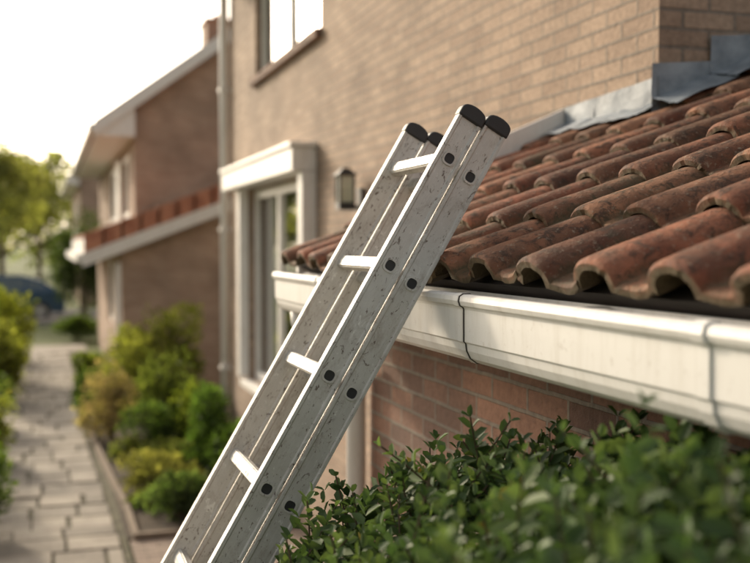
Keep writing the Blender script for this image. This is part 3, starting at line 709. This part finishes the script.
# ------------------------------------------------------------------ parked car
def car(cx,cy):
    e=empty('parked_car'); paint=mat_plain('car_paint',(.05,.10,.17),.25,.3); gl=mat_plain('car_glass',(.12,.16,.18),.06)
    W=.86
    low=[(-2.1,.28),(-2.12,.55),(-2.05,.74),(-1.7,.86),(-1.0,.94),(.9,.98),(1.85,.97),(2.02,.82),(2.08,.5),(2.02,.26)]
    def arch(x0,r=.36,n=8): return [(x0+r*math.cos(a),.28+r*math.sin(a)) for a in np.linspace(0,math.pi,n)]
    loop=low+arch(1.3)+arch(-1.3)
    mb=MB()
    secs=[(-W,.93),(-W*.93,1.0),(W*.93,1.0),(W,.93)]
    def sc(p,s): return (p[0]*(.985 if s<1 else 1),.28+(p[1]-.28)*s if p[1]>.28 else p[1])
    rings=[[(cx+sc(p,s)[0],cy+w,sc(p,s)[1]) for p in loop] for w,s in secs]
    n=len(loop)
    for A,B in zip(rings,rings[1:]):
        for i in range(n): j=(i+1)%n; mb.face([A[i],A[j],B[j],B[i]])
    mb.face(rings[0]); mb.face(rings[-1][::-1]); mb.obj('body',paint,e,merge=True)
    cab=[(-1.25,.93),(-.55,1.38),(-.1,1.45),(.7,1.44),(1.35,1.28),(1.85,.96)]
    mb=MB(); A=[(cx+x,cy-W*(.95-.22*(z-.93)/.5),z) for x,z in cab]; B=[(cx+x,cy+W*(.95-.22*(z-.93)/.5),z) for x,z in cab]
    mb.face(A); mb.face(B[::-1])
    for i in range(len(cab)-1): mb.face([A[i],A[i+1],B[i+1],B[i]],mi=1 if i in(0,4) else 0)
    mb.obj('cabin',[paint,gl],e,merge=True)
    mb=MB()
    for sg in(-1,1):
        def q(x,z): return (cx+x,cy+sg*(W*(.95-.22*(z-.93)/.5)+.006),z)
        for pts in([(-1.0,.99),(-.5,1.33),(-.05,1.39),(-.05,1.0)],[(.03,1.0),(.03,1.39),(.65,1.38),(.85,1.34),(.85,1.01)],[(.92,1.01),(.92,1.32),(1.25,1.22),(1.55,1.03)]): mb.face([q(*p) for p in pts])
    mb.obj('side_windows',gl,e)
    mb=MB()
    for wx in(-1.3,1.3):
        for sg in(-1,1): tube(mb,[(cx+wx,cy+sg*.62,.31),(cx+wx,cy+sg*.84,.31)],.31,24)
    mb.obj('tyres',M['black'],e)
    mb=MB()
    for wx in(-1.3,1.3):
        for sg in(-1,1): tube(mb,[(cx+wx,cy+sg*.80,.31),(cx+wx,cy+sg*.85,.31)],.19,18)
    mb.obj('wheel_rims',mat_plain('rim_metal',(.5,.5,.5),.35,.8),e)
    mb=MB(); mb.box(cx-2.13,cx-2.0,cy-.75,cy-.4,.62,.74); mb.box(cx-2.13,cx-2.0,cy+.4,cy+.75,.62,.74); mb.obj('headlights',mat_plain('lamp_lens',(.8,.8,.78),.15),e)
    mb=MB(); mb.box(cx+1.98,cx+2.085,cy-.78,cy-.5,.66,.82); mb.box(cx+1.98,cx+2.085,cy+.5,cy+.78,.66,.82); mb.obj('tail_lights',mat_plain('tail_lens',(.4,.02,.02),.2),e)
car(-1.45,35.7)

# ------------------------------------------------------------------ light
az=math.radians(-19); el=math.radians(21)
d=Vector((math.sin(az)*math.cos(el),math.cos(az)*math.cos(el),math.sin(el)))
sl=bpy.data.lights.new('sun','SUN'); sl.energy=3.0; sl.angle=math.radians(3); sl.color=(1,.84,.62)
so=bpy.data.objects.new('sun',sl); COL.objects.link(so); so.rotation_euler=d.to_track_quat('Z','Y').to_euler()
w=bpy.data.worlds.new('World'); S.world=w; w.use_nodes=True; nt=w.node_tree; bg=nt.nodes['Background']
sky=nt.nodes.new('ShaderNodeTexSky'); sky.sky_type='NISHITA'; sky.sun_disc=False; sky.sun_elevation=el; sky.sun_rotation=az
sky.air_density=1.0; sky.dust_density=5.0; sky.ozone_density=.4
hs=nt.nodes.new('ShaderNodeHueSaturation'); hs.inputs['Saturation'].default_value=.4; hs.inputs['Value'].default_value=1.5; nt.links.new(sky.outputs[0],hs.inputs['Color'])
wm=mix(nt,1,hs.outputs[0],(1.05,.985,.895),'MULTIPLY')
nt.links.new(wm,bg.inputs['Color']); bg.inputs['Strength'].default_value=.15
# ------------------------------------------------------------------ camera
cd=bpy.data.cameras.new('camera'); cd.lens=50; cd.sensor_width=36; cd.clip_start=.05; cd.clip_end=2000
co=bpy.data.objects.new('camera',cd); COL.objects.link(co); co.location=(0,0,H); co.rotation_euler=(math.radians(90-2.06),0,math.radians(-17.6))
cd.dof.use_dof=True; cd.dof.focus_distance=2.25; cd.dof.aperture_fstop=2.5
S.camera=co
S.view_settings.view_transform='Standard'; S.view_settings.look='None'; S.view_settings.exposure=0
